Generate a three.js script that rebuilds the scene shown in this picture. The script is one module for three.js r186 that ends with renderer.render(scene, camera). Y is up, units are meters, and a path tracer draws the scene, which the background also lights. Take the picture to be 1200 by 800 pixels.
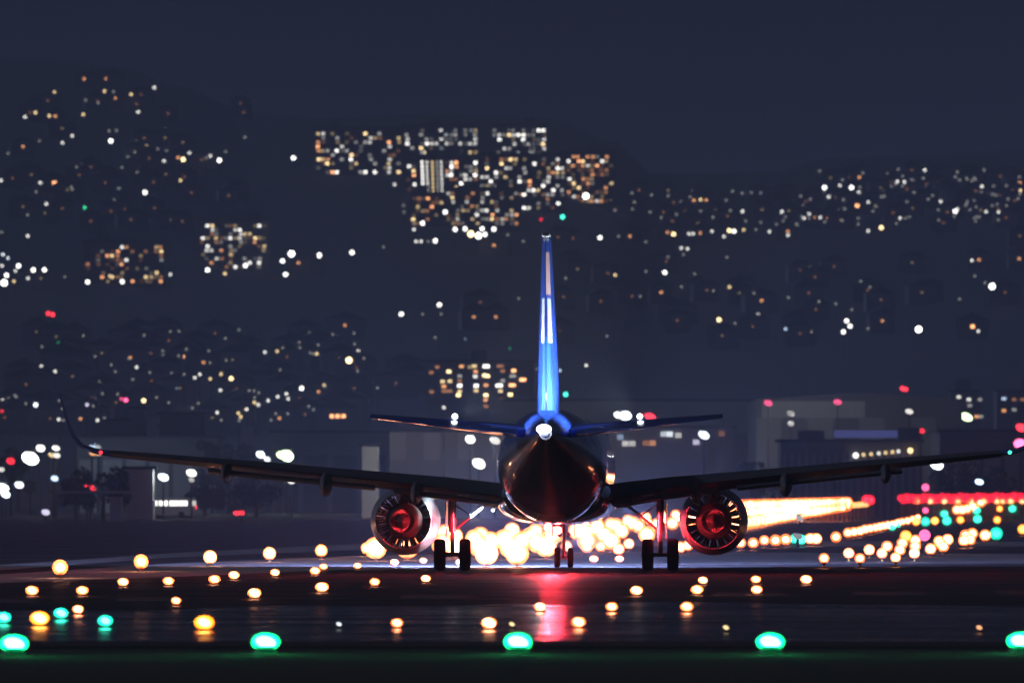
import * as THREE from 'three';
import { mergeGeometries, toCreasedNormals, mergeVertices } from 'three/addons/utils/BufferGeometryUtils.js';
import { RoundedBoxGeometry } from 'three/addons/geometries/RoundedBoxGeometry.js';

// ---------------------------------------------------------------- camera, sky, light, exposure
const EYE = 3.0, FOCAL = 14445, HORIZON = 572;                 // eye height (m), telephoto scale, row of the horizon
const scene = new THREE.Scene();
const camera = new THREE.PerspectiveCamera(2 * Math.atan(400 / FOCAL) * 180 / Math.PI, 1.5, 1, 20000);
camera.position.set(0, EYE, 0);
camera.rotation.x = Math.atan((HORIZON - 400) / FOCAL);
camera.focus = 440;
camera.userData.fStop = 2.9;
const renderer = new THREE.WebGLRenderer();
renderer.toneMapping = THREE.LinearToneMapping;
renderer.toneMappingExposure = 1;
renderer.shadowMap.enabled = true;

{ // night sky: dull blue city glow that thins out with height
  const W = 16, H = 1024, d = new Float32Array(W * H * 4);
  for (let r = 0; r < H; r++) {
    const el = Math.max(0, (r + 0.5) / H * 180 - 90), g = Math.exp(-el / 9);
    for (let c = 0; c < W; c++) d.set([0.0034 + 0.0024 * g, 0.0042 + 0.0030 * g, 0.0100 + 0.0085 * g, 1], (r * W + c) * 4);
  }
  const t = new THREE.DataTexture(d, W, H, THREE.RGBAFormat, THREE.FloatType);
  t.mapping = THREE.EquirectangularReflectionMapping; t.magFilter = THREE.LinearFilter; t.needsUpdate = true;
  scene.background = t; scene.environment = t;
}
const hazeFill = new THREE.DirectionalLight(new THREE.Color(0.57, 0.66, 1.0), 0.54);  // unseen fill light, added to brighten the haze as city glow would
hazeFill.position.set(-1300, 700, -500); hazeFill.target.position.set(0, 0, 0);
hazeFill.castShadow = true; hazeFill.shadow.radius = 4; hazeFill.name = 'hazeFill';
Object.assign(hazeFill.shadow.camera, { left: -400, right: 400, top: 400, bottom: -400, near: 1, far: 6000 });
scene.add(hazeFill, hazeFill.target);
const HAZE = 0.00026;
scene.fog = new THREE.FogExp2(new THREE.Color(0.72, 0.80, 1.0), HAZE);

// ---------------------------------------------------------------- helpers
let seed = 7;
const rnd = () => { seed = (seed + 0x6d2b79f5) | 0; let t = Math.imul(seed ^ (seed >>> 15), 1 | seed); t = (t + Math.imul(t ^ (t >>> 7), 61 | t)) ^ t; return ((t ^ (t >>> 14)) >>> 0) / 4294967296; };
const R = (a, b) => a + (b - a) * rnd();
const V = (x, y, z) => new THREE.Vector3(x, y, z);
const lerp = THREE.MathUtils.lerp, sstep = THREE.MathUtils.smoothstep;
const bearing = (px, D) => (px - 600) / FOCAL * D;              // a bearing at a distance -> metres across
const height = (py, D) => EYE + (HORIZON - py) / FOCAL * D;     // an elevation angle at a distance -> metres up
const reach = (py, y = 0) => (EYE - y) * FOCAL / (py - HORIZON); // distance at which level y is seen under that angle
const onGround = (px, py, y = 0) => { const D = reach(py, y); return V(bearing(px, D), y, -D); };
const taken = {};
const numbered = (n) => { const k = taken[n] = (taken[n] ?? -1) + 1; return k ? n + '_' + String(k).padStart(3, '0') : n; };
function tag(o, label, category, group) { o.userData.label = label; o.userData.category = category; if (group) o.userData.group = group; return o; }
function thing(name, label, category, p = V(0, 0, 0), turn = 0, group) {
  const o = new THREE.Group(); o.name = numbered(name); o.position.copy(p); o.rotation.y = turn; scene.add(o);
  return tag(o, label, category, group);
}
function part(name, geo, m, parent, p) { const o = new THREE.Mesh(geo, m); o.name = name; o.castShadow = o.receiveShadow = true; if (p) o.position.copy(p); parent.add(o); return o; }
function struct(name, geo, m) { const o = part(name, geo, m, scene); o.name = numbered(name); o.userData.kind = 'structure'; return o; }
const box = (w, h, d, x = 0, y = 0, z = 0) => new THREE.BoxGeometry(w, h, d).translate(x, y, z);
function rod(a, b, r0, r1 = r0, n = 12) {
  const d = b.clone().sub(a), g = new THREE.CylinderGeometry(r1, r0, d.length(), n);
  g.applyQuaternion(new THREE.Quaternion().setFromUnitVectors(V(0, 1, 0), d.clone().normalize()));
  return g.translate((a.x + b.x) / 2, (a.y + b.y) / 2, (a.z + b.z) / 2);
}
const merge = (list) => mergeGeometries(list.map((g) => { const n = g.index ? g.toNonIndexed() : g; for (const k of Object.keys(n.attributes)) if (!['position', 'normal', 'uv'].includes(k)) n.deleteAttribute(k); return n; }));
function loft(rings, crease = 0.7, color) {                    // closed rings of equal length -> skin with end caps
  const n = rings[0].length, pos = [], idx = [];
  for (const r of rings) for (const p of r) pos.push(p.x, p.y, p.z);
  for (let i = 0; i + 1 < rings.length; i++) for (let j = 0; j < n; j++) {
    const a = i * n + j, b = i * n + (j + 1) % n, c = a + n, d = b + n;
    idx.push(a, b, d, a, d, c);
  }
  for (const [i, flip] of [[0, 1], [rings.length - 1, 0]]) {
    const c = rings[i].reduce((s, p) => s.add(p), V(0, 0, 0)).divideScalar(n), k = pos.length / 3;
    pos.push(c.x, c.y, c.z);
    for (let j = 0; j < n; j++) { const a = i * n + j, b = i * n + (j + 1) % n; flip ? idx.push(k, b, a) : idx.push(k, a, b); }
  }
  let g = new THREE.BufferGeometry();
  g.setAttribute('position', new THREE.Float32BufferAttribute(pos, 3)); g.setIndex(idx);
  g.computeVertexNormals(); g = toCreasedNormals(g, crease);
  const P = g.attributes.position;
  g.setAttribute('uv', new THREE.Float32BufferAttribute(new Float32Array(P.count * 2), 2));
  if (color) { const c = new Float32Array(P.count * 3), v = V(0, 0, 0); for (let i = 0; i < P.count; i++) c.set(color(v.fromBufferAttribute(P, i)), i * 3); g.setAttribute('color', new THREE.BufferAttribute(c, 3)); }
  return g;
}
function foil(te, chord, thick, normal, n = 14, cut = [0, 1], inc = 0) { // wing section: te = trailing edge, chord runs forward (-z)
  const pts = [], f = (t) => 5 * thick * (0.2969 * Math.sqrt(t) - 0.126 * t - 0.3516 * t * t + 0.2843 * t ** 3 - 0.1015 * t ** 4) + 0.006;
  const ts = []; for (let i = 0; i <= n; i++) ts.push(lerp(cut[0], cut[1], 0.5 - 0.5 * Math.cos(Math.PI * i / n)));
  for (let i = n; i >= 0; i--) pts.push(te.clone().addScaledVector(normal, f(ts[i])).add(V(0, chord * (1 - ts[i]) * inc, -chord * (1 - ts[i]))));
  for (let i = 0; i <= n; i++) pts.push(te.clone().addScaledVector(normal, -f(ts[i])).add(V(0, chord * (1 - ts[i]) * inc, -chord * (1 - ts[i]))));
  return pts;
}
function sheet(points, y, thick = 0) {                          // level polygon, uv in metres
  const s = new THREE.Shape(points.map(([x, z]) => new THREE.Vector2(x, -z)));
  return new THREE.ShapeGeometry(s).rotateX(-Math.PI / 2).translate(0, y, 0);
}
// value noise on a lattice that wraps
function lattice(n, sd) { const a = new Float32Array(n * n); let s = sd; for (let i = 0; i < a.length; i++) { s = (s * 1664525 + 1013904223) >>> 0; a[i] = s / 4294967296; } return (x, y) => {
  const ix = Math.floor(x), iy = Math.floor(y), fx = x - ix, fy = y - iy, u = fx * fx * (3 - 2 * fx), v = fy * fy * (3 - 2 * fy), q = (i, j) => a[(((j % n) + n) % n) * n + (((i % n) + n) % n)];
  return lerp(lerp(q(ix, iy), q(ix + 1, iy), u), lerp(q(ix, iy + 1), q(ix + 1, iy + 1), u), v); }; }
function tex(S, f, srgb, metres) {
  const d = new Uint8Array(S * S * 4);
  for (let y = 0; y < S; y++) for (let x = 0; x < S; x++) { const c = f(x / S, y / S); d.set([...(Array.isArray(c) ? c : [c, c, c]).map((k) => Math.max(0, Math.min(255, k * 255))), 255], (y * S + x) * 4); }
  const t = new THREE.DataTexture(d, S, S); t.wrapS = t.wrapT = THREE.RepeatWrapping; t.magFilter = THREE.LinearFilter; t.repeat.set(1 / metres, 1 / metres);
  if (srgb) t.colorSpace = THREE.SRGBColorSpace; t.needsUpdate = true; return t;
}
const rgb = (r, g, b) => new THREE.Color().setRGB(r, g, b);
const std = (c, roughness = 0.8, extra = {}) => new THREE.MeshStandardMaterial({ color: rgb(...c), roughness, ...extra });
const glows = {};
const HALO = { n: [1, 0.13, 0.02], y: [1, 0.40, 0.08], a: [1, 0.28, 0.02], g: [0.0, 0.55, 0.22], t: [0.0, 0.5, 0.33], r: [1, 0.01, 0.04], p: [1, 0.02, 0.14], v: [0.4, 0.5, 0.6] };
const HUES = { w: [1, 0.97, 0.90], v: [0.86, 0.95, 1.0], y: [1, 0.72, 0.34], o: [1, 0.42, 0.17], n: [1, 0.42, 0.20], g: [0.05, 1, 0.42], e: [0.70, 1, 0.52], t: [0.06, 0.95, 0.66], r: [1, 0.03, 0.05], p: [1, 0.10, 0.26], a: [1, 0.38, 0.06], b: [0.55, 0.72, 1], l: [0.8, 0.75, 1] };
function glow(hue, level) {
  const k = hue + level.toFixed(3);
  return glows[k] ??= new THREE.MeshStandardMaterial({ color: 0x111111, roughness: 0.5, emissive: rgb(...HUES[hue]), emissiveIntensity: level });
}
function point(hue, cd, p, size, parent) { const l = new THREE.PointLight(rgb(...HUES[hue]), cd); l.position.copy(p); l.castShadow = true; l.shadow.radius = size / 0.02; l.name = 'lamp'; parent.add(l); return l; }
function spot(c, cd, p, aim, angle, penumbra, parent) { const l = new THREE.SpotLight(rgb(...c), cd, 0, angle, penumbra); l.position.copy(p); l.target.position.copy(aim); l.castShadow = true; l.shadow.radius = 4; l.name = 'lamp'; parent.add(l, l.target); return l; }

// ---------------------------------------------------------------- ground and pavements
const n1 = lattice(64, 11), n2 = lattice(128, 29), n3 = lattice(256, 5);
const streak = tex(512, (u, v) => 0.20 + 0.30 * n1(u * 8, v * 64) + 0.22 * n2(u * 32, v * 128) + 0.14 * n3(u * 256, v * 256), false, 60);
const tar = tex(512, (u, v) => { const k = 0.16 + 0.07 * n1(u * 16, v * 16) + 0.06 * n3(u * 256, v * 256) + 0.05 * n2(u * 16, v * 128); return [k, k * 0.97, k * 0.95]; }, true, 30);
const slabTone = tex(512, (u, v) => { const k = 0.50 + 0.10 * n1(u * 16, v * 16) + 0.10 * n3(u * 256, v * 256) + 0.08 * n2(u * 16, v * 128); return [k, k, k * 0.99]; }, true, 40);
const turf = tex(512, (u, v) => { const a = n1(u * 32, v * 32), b = n3(u * 256, v * 256); return [0.13 + 0.10 * a * b + 0.03 * b, 0.14 + 0.08 * b, 0.09 + 0.05 * b]; }, true, 25);
const bumps = tex(512, (u, v) => 0.5 * n3(u * 256, v * 256) + 0.5 * n2(u * 64, v * 128), false, 20);
const asphaltMat = new THREE.MeshStandardMaterial({ map: tar, roughness: 0.95, roughnessMap: streak, bumpMap: bumps, bumpScale: 0.012, color: rgb(0.75, 0.72, 0.70) });
const wetMat = new THREE.MeshStandardMaterial({ map: tar, roughness: 0.45, roughnessMap: streak, bumpMap: bumps, bumpScale: 0.004 });
const concreteMat = new THREE.MeshStandardMaterial({ map: slabTone, roughness: 0.8, bumpMap: bumps, bumpScale: 0.006 });
const paintMat = std([0.62, 0.62, 0.60], 0.55);
const turfMat = new THREE.MeshStandardMaterial({ map: turf, roughness: 1 });

struct('ground', sheet([[-9000, 600], [9000, 600], [9000, -12000], [-9000, -12000]], -0.02), turfMat);
struct('runway', sheet([[-90, -241], [90, -241], [130, -1170], [-60, -1170], [-90, -560]], 0), asphaltMat);
{ // pale concrete apron strip that the aircraft is about to cross
  const near = [[-420, 695], [-160, 688], [0, 683], [200, 676], [400, 667.5], [560, 664.5], [700, 662.5], [900, 661.5], [1200, 660], [1500, 659]].map(([x, y]) => onGround(x, y));
  const far = [[1500, 648], [1200, 649], [1000, 648], [700, 646], [400, 652], [200, 660], [0, 673], [-160, 680], [-420, 688]].map(([x, y]) => onGround(x, y));
  struct('concrete_strip', sheet([...near, ...far].map((p) => [p.x, p.z]), 0.004), concreteMat);
  const far2 = [[-420, 680], [0, 662], [200, 648], [400, 638], [700, 632], [1000, 634], [1500, 636]].map(([x, y]) => onGround(x, y));
  const back2 = [[1500, 640], [1000, 640], [700, 640], [400, 645], [200, 653], [0, 668], [-420, 684]].map(([x, y]) => onGround(x, y));
  struct('taxiway', sheet([...back2.reverse(), ...far2.reverse()].map((p) => [p.x, p.z]), 0.004), concreteMat);
}
struct('kerb_strip', sheet([[-90, -233.5], [90, -233.5], [90, -240.4], [-90, -240.4]], 0.004), std([0.10, 0.10, 0.10], 0.9, { map: slabTone }));
{ // wet film on the near runway, in two long patches
  const q = (l) => sheet(l.map(([x, y]) => { const p = onGround(x, y); return [p.x, p.z]; }), 0.004);
  struct('wet_pavement', sheet([[-90, -241.5], [90, -241.5], ...Array.from({ length: 121 }, (_, i) => [90 - i * 1.5, -292 - 34 * n1(i * 0.21, 3.3) - 14 * n2(i * 0.9, 8.1)])], 0.004), wetMat);
  const marks = [];
  for (const [x0, x1, y0, y1] of [[1000, 1088, 693, 698], [1166, 1254, 692, 697], [834, 922, 694, 699], [136, 220, 700, 705], [-40, 44, 702, 707], [470, 556, 697, 702]]) {
    const a = onGround(x0, y1), b = onGround(x1, y1), c = onGround(x1 - 6, y0), d = onGround(x0 + 2, y0);
    const m = struct('runway_marking', sheet([[a.x, a.z], [b.x, b.z], [c.x, c.z], [d.x, d.z]], 0.008), std([0.26, 0.26, 0.27], 0.75, { map: slabTone }));
    marks.push(m);
  }
}
struct('field_track', sheet([[-75, -1200], [-28, -1190], [-28, -1225], [-75, -1235]], 0.004), std([0.3, 0.26, 0.22], 0.95, { map: slabTone }));

// ---------------------------------------------------------------- hillside
const RIDGE = [[-400, 60], [0, 66], [70, 70], [140, 78], [210, 100], [290, 132], [370, 138], [500, 134], [640, 138], [722, 166], [765, 204], [900, 202], [980, 184], [1200, 176], [1600, 180]];
const ridge = (px) => { for (let i = 1; i < RIDGE.length; i++) if (px <= RIDGE[i][0] || i === RIDGE.length - 1) { const [a, b] = RIDGE[i - 1], [c, d] = RIDGE[i]; const t = THREE.MathUtils.clamp((px - a) / (c - a), 0, 1); return lerp(b, d, t * t * (3 - 2 * t)); } };
const NEAR = 2300, FAR = 4600, nh = lattice(64, 77);
function rise(px, D) {                                           // seen elevation row of the hill at that bearing and distance
  const t = THREE.MathUtils.clamp((D - NEAR) / (FAR - NEAR), 0, 1), rough = (nh(px / 60, D / 160) - 0.5) * 10 * t * (1 - t) * 2;
  return lerp(530, ridge(px), Math.pow(t, 0.8)) + rough;
}
const hillY = (px, D) => (D <= NEAR ? height(530, NEAR) * Math.max(0, (D - 2000) / 300) : D > FAR ? height(ridge(px), FAR) - (D - FAR) * 0.08 : height(rise(px, D), D));
function onHill(px, py, up = 0) {                                // hill point whose top (up metres above it) is seen at px, py
  let a = NEAR, b = FAR;
  for (let i = 0; i < 30; i++) { const m = (a + b) / 2; if (rise(px, m) - up * FOCAL / m > py) a = m; else b = m; }
  return V(bearing(px, a), hillY(px, a), -a);
}
{
  const pos = [], idx = [], col = [], NX = 110, ND = 70;
  for (let j = 0; j <= ND; j++) for (let i = 0; i <= NX; i++) {
    const px = lerp(-380, 1580, i / NX), D = j < 4 ? lerp(2000, NEAR, j / 4) : lerp(NEAR, 6000, (j - 4) / (ND - 4)), y = hillY(px, D);
    pos.push(bearing(px, D), y - 0.02, -D);
    const town = sstep(rise(px, Math.min(D, FAR)), 300, 440) * (0.6 + 0.6 * nh(px / 18, D / 60)), w = 0.7 + 0.6 * nh(px / 9 + 31, D / 40);  // town roof tone; lower slope also painted lighter for its glowing haze
    col.push(lerp(0.030, 0.065, town) * w, lerp(0.036, 0.062, town) * w, lerp(0.028, 0.062, town) * w);
  }
  for (let j = 0; j < ND; j++) for (let i = 0; i < NX; i++) { const a = j * (NX + 1) + i, b = a + 1, c = a + NX + 1, d = c + 1; idx.push(a, b, d, a, d, c); }
  const g = new THREE.BufferGeometry();
  g.setAttribute('position', new THREE.Float32BufferAttribute(pos, 3)); g.setAttribute('color', new THREE.Float32BufferAttribute(col, 3)); g.setIndex(idx); g.computeVertexNormals();
  struct('hillside', g, new THREE.MeshStandardMaterial({ vertexColors: true, roughness: 1 }));
}

// ---------------------------------------------------------------- airliner
const whitePaint = new THREE.MeshPhysicalMaterial({ color: 0xffffff, vertexColors: true, roughness: 0.34, clearcoat: 1, clearcoatRoughness: 0.04 });
const plainWhite = new THREE.MeshPhysicalMaterial({ color: rgb(0.62, 0.63, 0.65), roughness: 0.35, clearcoat: 0.8, clearcoatRoughness: 0.1 });
const sooty = std([0.02, 0.018, 0.017], 0.7);
const cowlPaint = new THREE.MeshPhysicalMaterial({ color: rgb(0.24, 0.25, 0.27), roughness: 0.42, clearcoat: 0.3, clearcoatRoughness: 0.2 });
const bluePaint = new THREE.MeshPhysicalMaterial({ color: rgb(0.016, 0.07, 0.46), roughness: 0.35, clearcoat: 1, clearcoatRoughness: 0.1 });
const greyWing = new THREE.MeshPhysicalMaterial({ color: rgb(0.09, 0.09, 0.095), roughness: 0.6, clearcoat: 0.1, clearcoatRoughness: 0.3 });
const bareMetal = std([0.55, 0.54, 0.53], 0.3, { metalness: 1 });
const darkMetal = std([0.10, 0.09, 0.09], 0.38, { metalness: 0.9 });
const gearSteel = std([0.35, 0.35, 0.36], 0.35, { metalness: 0.7 });
const rubber = std([0.015, 0.015, 0.015], 0.75);
const plane = thing('airliner', 'twin engine airliner with blue tail fin seen from behind on the runway', 'airplane', V(1.62, 0, -450), -0.0205);
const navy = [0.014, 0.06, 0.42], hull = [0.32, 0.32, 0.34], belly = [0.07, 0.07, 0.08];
{
  // fuselage
  const st = [[-22, 3.35, 0.08, 0.08], [-21.5, 3.38, 0.55, 0.5], [-20.5, 3.46, 1.05, 1.0], [-19, 3.6, 1.52, 1.55], [-17.2, 3.72, 1.83, 1.9], [-15.5, 3.8, 1.975, 2.07], [-11, 3.8, 1.975, 2.07], [-6, 3.8, 1.975, 2.07], [-1, 3.8, 1.975, 2.07], [4, 3.8, 1.975, 2.07], [7.5, 3.8, 1.975, 2.07], [9.5, 3.84, 1.95, 2.02], [11.5, 3.95, 1.86, 1.91], [13.5, 4.12, 1.68, 1.74], [15.5, 4.32, 1.42, 1.5], [17.5, 4.52, 1.1, 1.2], [19.5, 4.72, 0.76, 0.86], [21, 4.85, 0.5, 0.58], [22.1, 4.92, 0.3, 0.36], [22.4, 4.94, 0.22, 0.26]];
  const rings = [], at = (z) => { for (let i = 1; i < st.length; i++) if (z <= st[i][0]) { const t = (z - st[i - 1][0]) / (st[i][0] - st[i - 1][0]); return st[i].map((v, k) => lerp(st[i - 1][k], v, t)); } return st[st.length - 1]; };
  for (let i = 0; i <= 96; i++) { const z = -22 + 44.4 * i / 96, [, cy, rx, ry] = at(z); const r = []; for (let a = 0; a < 72; a++) { const q = a / 72 * 2 * Math.PI; r.push(V(Math.sin(q) * rx, cy + Math.cos(q) * ry, z)); } rings.push(r); }
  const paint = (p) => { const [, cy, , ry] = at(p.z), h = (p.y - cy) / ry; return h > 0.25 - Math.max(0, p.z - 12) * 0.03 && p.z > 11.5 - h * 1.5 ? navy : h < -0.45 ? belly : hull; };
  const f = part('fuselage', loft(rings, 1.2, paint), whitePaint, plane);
  // seams of the tail cone and the exhaust of the auxiliary power unit
  part('exhaust_pipe', new THREE.CylinderGeometry(0.13, 0.15, 0.2, 20, 1, true).rotateX(Math.PI / 2), darkMetal, f, V(0, 4.94, 22.46));
  for (const s of [-1, 1]) {
    part('drain_mast', rod(V(s * 0.5, 2.05, 9.6), V(s * 0.55, 1.75, 9.8), 0.03, 0.02), gearSteel, f);
  }
  // belly fairing
  const fr = []; for (let i = 0; i <= 32; i++) { const t = i / 32, z = -10 + 15 * t, k = Math.pow(Math.sin(Math.PI * Math.min(0.98, Math.max(0.02, t))), 0.35), r = []; for (let a = 0; a < 40; a++) { const q = a / 40 * 2 * Math.PI, c = Math.cos(q), s = Math.sin(q); r.push(V(Math.sign(s) * Math.pow(Math.abs(s), 0.75) * (1.5 + 0.72 * k), 2.55 + c * (0.55 + 0.35 * k), z)); } fr.push(r); }
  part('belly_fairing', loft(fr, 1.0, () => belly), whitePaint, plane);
  // fin and rudder
  const fin = (y0, y1, cut, n) => { const out = []; for (let i = 0; i <= n; i++) { const y = lerp(y0, y1, i / n), t = (y - 5.4) / 6.36, te = lerp(20.6, 22.15, t), ch = lerp(7.2, 3.0, t); out.push(foil(V(0, y, te), ch, lerp(0.86, 0.30, t), V(1, 0, 0), 14, cut)); } return out; };
  const art = (p) => { const t = (p.y - 5.4) / 6.36, k = Math.abs(p.x) > 0.09 * (1.2 - t);
    if (p.y > 11.62) return [0.55, 0.62, 0.7];
    if (p.y > 9.75 && p.y < 11.2 && p.x > 0) return [0.75, 0.50, 0.50];
    if (p.y > 8.1 && p.y < 9.6 && k) return [0.70, 0.78, 0.85];
    if (p.y < 8.3 && Math.abs(p.x) < 0.16 * (1.2 - t)) return [0.03, 0.17, 0.60];
    return navy; };
  part('tail_fin', loft(fin(5.3, 11.76, [0, 0.695], 12), 0.8, () => navy), whitePaint, plane);
  const rud = part('rudder', loft(fin(5.72, 11.70, [0.7, 1], 90), 0.8, art), whitePaint, plane);
  part('fin_cap', new RoundedBoxGeometry(0.26, 0.16, 2.9, 3, 0.07), std([0.7, 0.72, 0.75], 0.3), plane, V(0, 11.80, 20.6));
  // horizontal stabilisers with elevators and logo lamps
  for (const s of [-1, 1]) {
    const sec = (cut, x0) => [x0, 3.4, 6.15].map((x) => { const t = (x - 0.7) / 5.45; return foil(V(s * x, 4.84 + 0.62 * t, lerp(20.4, 21.0, t)), lerp(4.3, 1.7, t), lerp(0.44, 0.14, t), V(s * -0.11, 0.99, 0), 10, cut, 0.05); });
    const q = part('stabilizer', loft(sec([0, 0.70], 0.7), 0.8), bluePaint, plane);
    part('elevator', loft(sec([0.705, 1], 1.05), 0.8), bluePaint, plane);
    const lp = V(s * 3.3, 5.46, 18.6);
    const lamp = part('logo_lamp', new THREE.CapsuleGeometry(0.07, 0.14, 4, 10).rotateZ(Math.PI / 2), plainWhite, plane, lp);
    part('lens', new THREE.SphereGeometry(0.105, 12, 8), glow('v', 9), lamp, V(s * -0.06, 0.05, 0.02));
    spot([0.86, 0.92, 1], 800, V(s * 3.1, 5.52, 18.9), V(0, 7.6, 19.2), 0.9, 0.7, plane);
    // stabiliser tip lamps
    part('static_wick', rod(V(s * 5.9, 5.42, 20.95), V(s * 5.95, 5.43, 21.3), 0.012), darkMetal, plane);
  }
  // tail lamp
  const tl = part('tail_lamp', new THREE.CylinderGeometry(0.13, 0.17, 0.16, 16).rotateX(Math.PI / 2), plainWhite, plane, V(0, 5.05, 22.42));
  part('lens', new THREE.SphereGeometry(0.19, 18, 12).scale(1.35, 0.85, 1), glow('w', 14), tl, V(-0.05, 0, 0.12));
  point('v', 12, V(-0.05, 5.05, 22.9), 0.16, plane);
  // beacons under the belly
  for (const [x, y, z] of [[-0.24, 1.58, 3.8], [0.03, 1.46, -1.2]]) {
    const b = part('beacon', merge([new THREE.CylinderGeometry(0.16, 0.2, 0.14, 16).translate(0, 0.21, 0), new THREE.CylinderGeometry(0.24, 0.24, 0.01, 28).translate(0, 0.026, 0), new THREE.CylinderGeometry(0.24, 0.24, 0.01, 28).translate(0, -0.026, 0)]), darkMetal, plane, V(x, y, z));  // two thin discs added to keep red light off tail cone and ground
    part('lens', new THREE.SphereGeometry(0.15, 18, 12), new THREE.MeshStandardMaterial({ color: 0x220000, emissive: rgb(1, 0.10, 0.10), emissiveIntensity: 26 }), b);
    point('r', 800, V(x, y, z), 0.004, plane);
  }
  // wings
  for (const s of [-1, 1]) {
    const W = [[1.4, -7.0, 1.0, 2.62, 0.95], [1.95, -6.7, 1.0, 2.70, 0.92], [4, -5.6, 1.05, 3.0, 0.8], [6.3, -4.4, 1.1, 3.28, 0.62], [8.4, -3.3, 1.5, 3.5, 0.52], [11, -2.0, 1.95, 3.78, 0.42], [14, -0.45, 2.5, 4.06, 0.32], [16.2, 0.7, 2.85, 4.26, 0.24]];
    const main = W.map(([x, le, te, y, th]) => foil(V(s * x, y, te), te - le, th, V(s * -0.09, 1, 0).normalize(), 14));
    part('wing', loft(main, 0.8), greyWing, plane);
    const tip = [[16.21, 4.262, 0.09, 0.24, 2.85, 2.1], [16.8, 4.36, 0.3, 0.2, 3.0, 1.85], [17.25, 4.55, 0.75, 0.17, 3.2, 1.6], [17.52, 4.9, 1.15, 0.14, 3.4, 1.4], [17.72, 5.5, 1.3, 0.11, 3.7, 1.1], [17.95, 6.42, 1.36, 0.06, 4.2, 0.6]];
    part('winglet', loft(tip.map(([x, y, a, th, te, ch]) => foil(V(s * x, y, te), ch, th, V(-s * Math.sin(a), Math.cos(a), 0), 12)), 0.8), bluePaint, plane);
    part('nav_lamp', new THREE.SphereGeometry(0.07, 10, 8), glow(s < 0 ? 'r' : 'g', 3), plane, V(s * 16.5, 4.3, 3.0));
    // flaps a little below the trailing edge, and a pale strip painting lamplight on the inboard flap
    for (const [x0, x1, n] of [[2.1, 5.9, 'flap'], [6.6, 12.6, 'flap']]) {
      const F = [x0, x1].map((x) => { const i = W.findIndex((w) => w[0] >= x), a = W[i - 1], b = W[i], t = (x - a[0]) / (b[0] - a[0]); return foil(V(s * x, lerp(a[3], b[3], t) - 0.30, lerp(a[2], b[2], t) + 0.75), x < 7 ? 1.5 : 1.2, 0.2, V(s * -0.09, 0.93, -0.35).normalize(), 10); });
      part(n, loft(F, 0.8), greyWing, plane);
    }
    part('lit_flap_strip', box(0.42, 0.05, 1.9), plainWhite, plane, V(s * 3.35, 2.74, 1.35)).rotation.z = s * 0.12;
    for (const [x, y, z, k] of [[8.38, 3.02, 1.7, 1.1], [12.0, 3.42, 2.3, 0.9], [5.1, 2.72, 1.2, 1.0]]) {
      const L = []; for (let i = 0; i <= 14; i++) { const t = i / 14, w = Math.pow(Math.sin(Math.PI * (0.02 + 0.96 * t)), 0.7), r = []; for (let a = 0; a < 18; a++) { const q = a / 18 * 2 * Math.PI; r.push(V(s * x + Math.sin(q) * 0.22 * k * w, y + 0.12 + Math.cos(q) * 0.40 * k * w + (0.5 - t) * 0.25, z + (t - 0.6) * 4.2)); } L.push(r); }
      part('flap_fairing', loft(L, 1.2), greyWing, plane);
    }
  }
  // engines
  for (const s of [-1, 1]) {
    const e = new THREE.Group(); e.name = 'engine'; e.position.set(s * 5.72, 1.80, -7); plane.add(e);
    const lathe = (p, n = 64) => new THREE.LatheGeometry(p.map(([r, z]) => new THREE.Vector2(r, z)), n).rotateX(Math.PI / 2);
    part('cowl', toCreasedNormals(lathe([[0.98, -2.55], [1.06, -2.62], [1.16, -2.5], [1.24, -2.0], [1.28, -1.0], [1.28, 0.3], [1.22, 1.3], [1.12, 2.1], [1.04, 2.5], [1.015, 2.5], [1.02, 2.1], [1.08, 1.2], [1.08, 0], [1.0, -1.2], [0.94, -2.0], [0.98, -2.55]]), 0.9), cowlPaint, e);
    part('core_cowl', toCreasedNormals(lathe([[0.30, -1.2], [0.52, -0.9], [0.66, 0.2], [0.68, 1.3], [0.62, 2.3], [0.50, 3.2], [0.455, 3.45], [0.43, 3.45], [0.44, 3.1], [0.46, 2.6]]), 0.9), sooty, e);
    part('core_nozzle', toCreasedNormals(lathe([[0.43, 3.44], [0.44, 3.3], [0.45, 3.1]]), 0.6), std([0.40, 0.36, 0.33], 0.5), e);
    part('exhaust_plug', lathe([[0.0, 3.0], [0.27, 3.05], [0.285, 3.2], [0.22, 3.55], [0.10, 3.9], [0.0, 4.0]], 32), sooty, e);
    const turb = [new THREE.CylinderGeometry(0.45, 0.45, 0.04, 40).rotateX(Math.PI / 2).translate(0, 0, 3.12)]; for (let i = 0; i < 40; i++) turb.push(box(0.03, 0.17, 0.05).rotateY(0.5).translate(0, 0.36, 3.19).rotateZ(i / 40 * 2 * Math.PI));
    part('turbine_disc', merge(turb), std([0.46, 0.43, 0.41], 0.6), e);
    const vanes = []; for (let i = 0; i < 56; i++) vanes.push(box(0.014, 0.44, 0.34).rotateY(0.12).translate(0, 0.87, 0.1).rotateZ(i / 56 * 2 * Math.PI));
    part('guide_vane_ring', merge(vanes), darkMetal, e);
    const blades = []; for (let i = 0; i < 20; i++) blades.push(box(0.02, 0.70, 0.22).rotateY(0.9).translate(0, 0.62, -1.4).rotateZ(i / 20 * 2 * Math.PI));
    part('fan', merge([...blades, new THREE.ConeGeometry(0.32, 0.6, 24).rotateX(-Math.PI / 2).translate(0, 0, -1.6)]), darkMetal, e);
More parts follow.
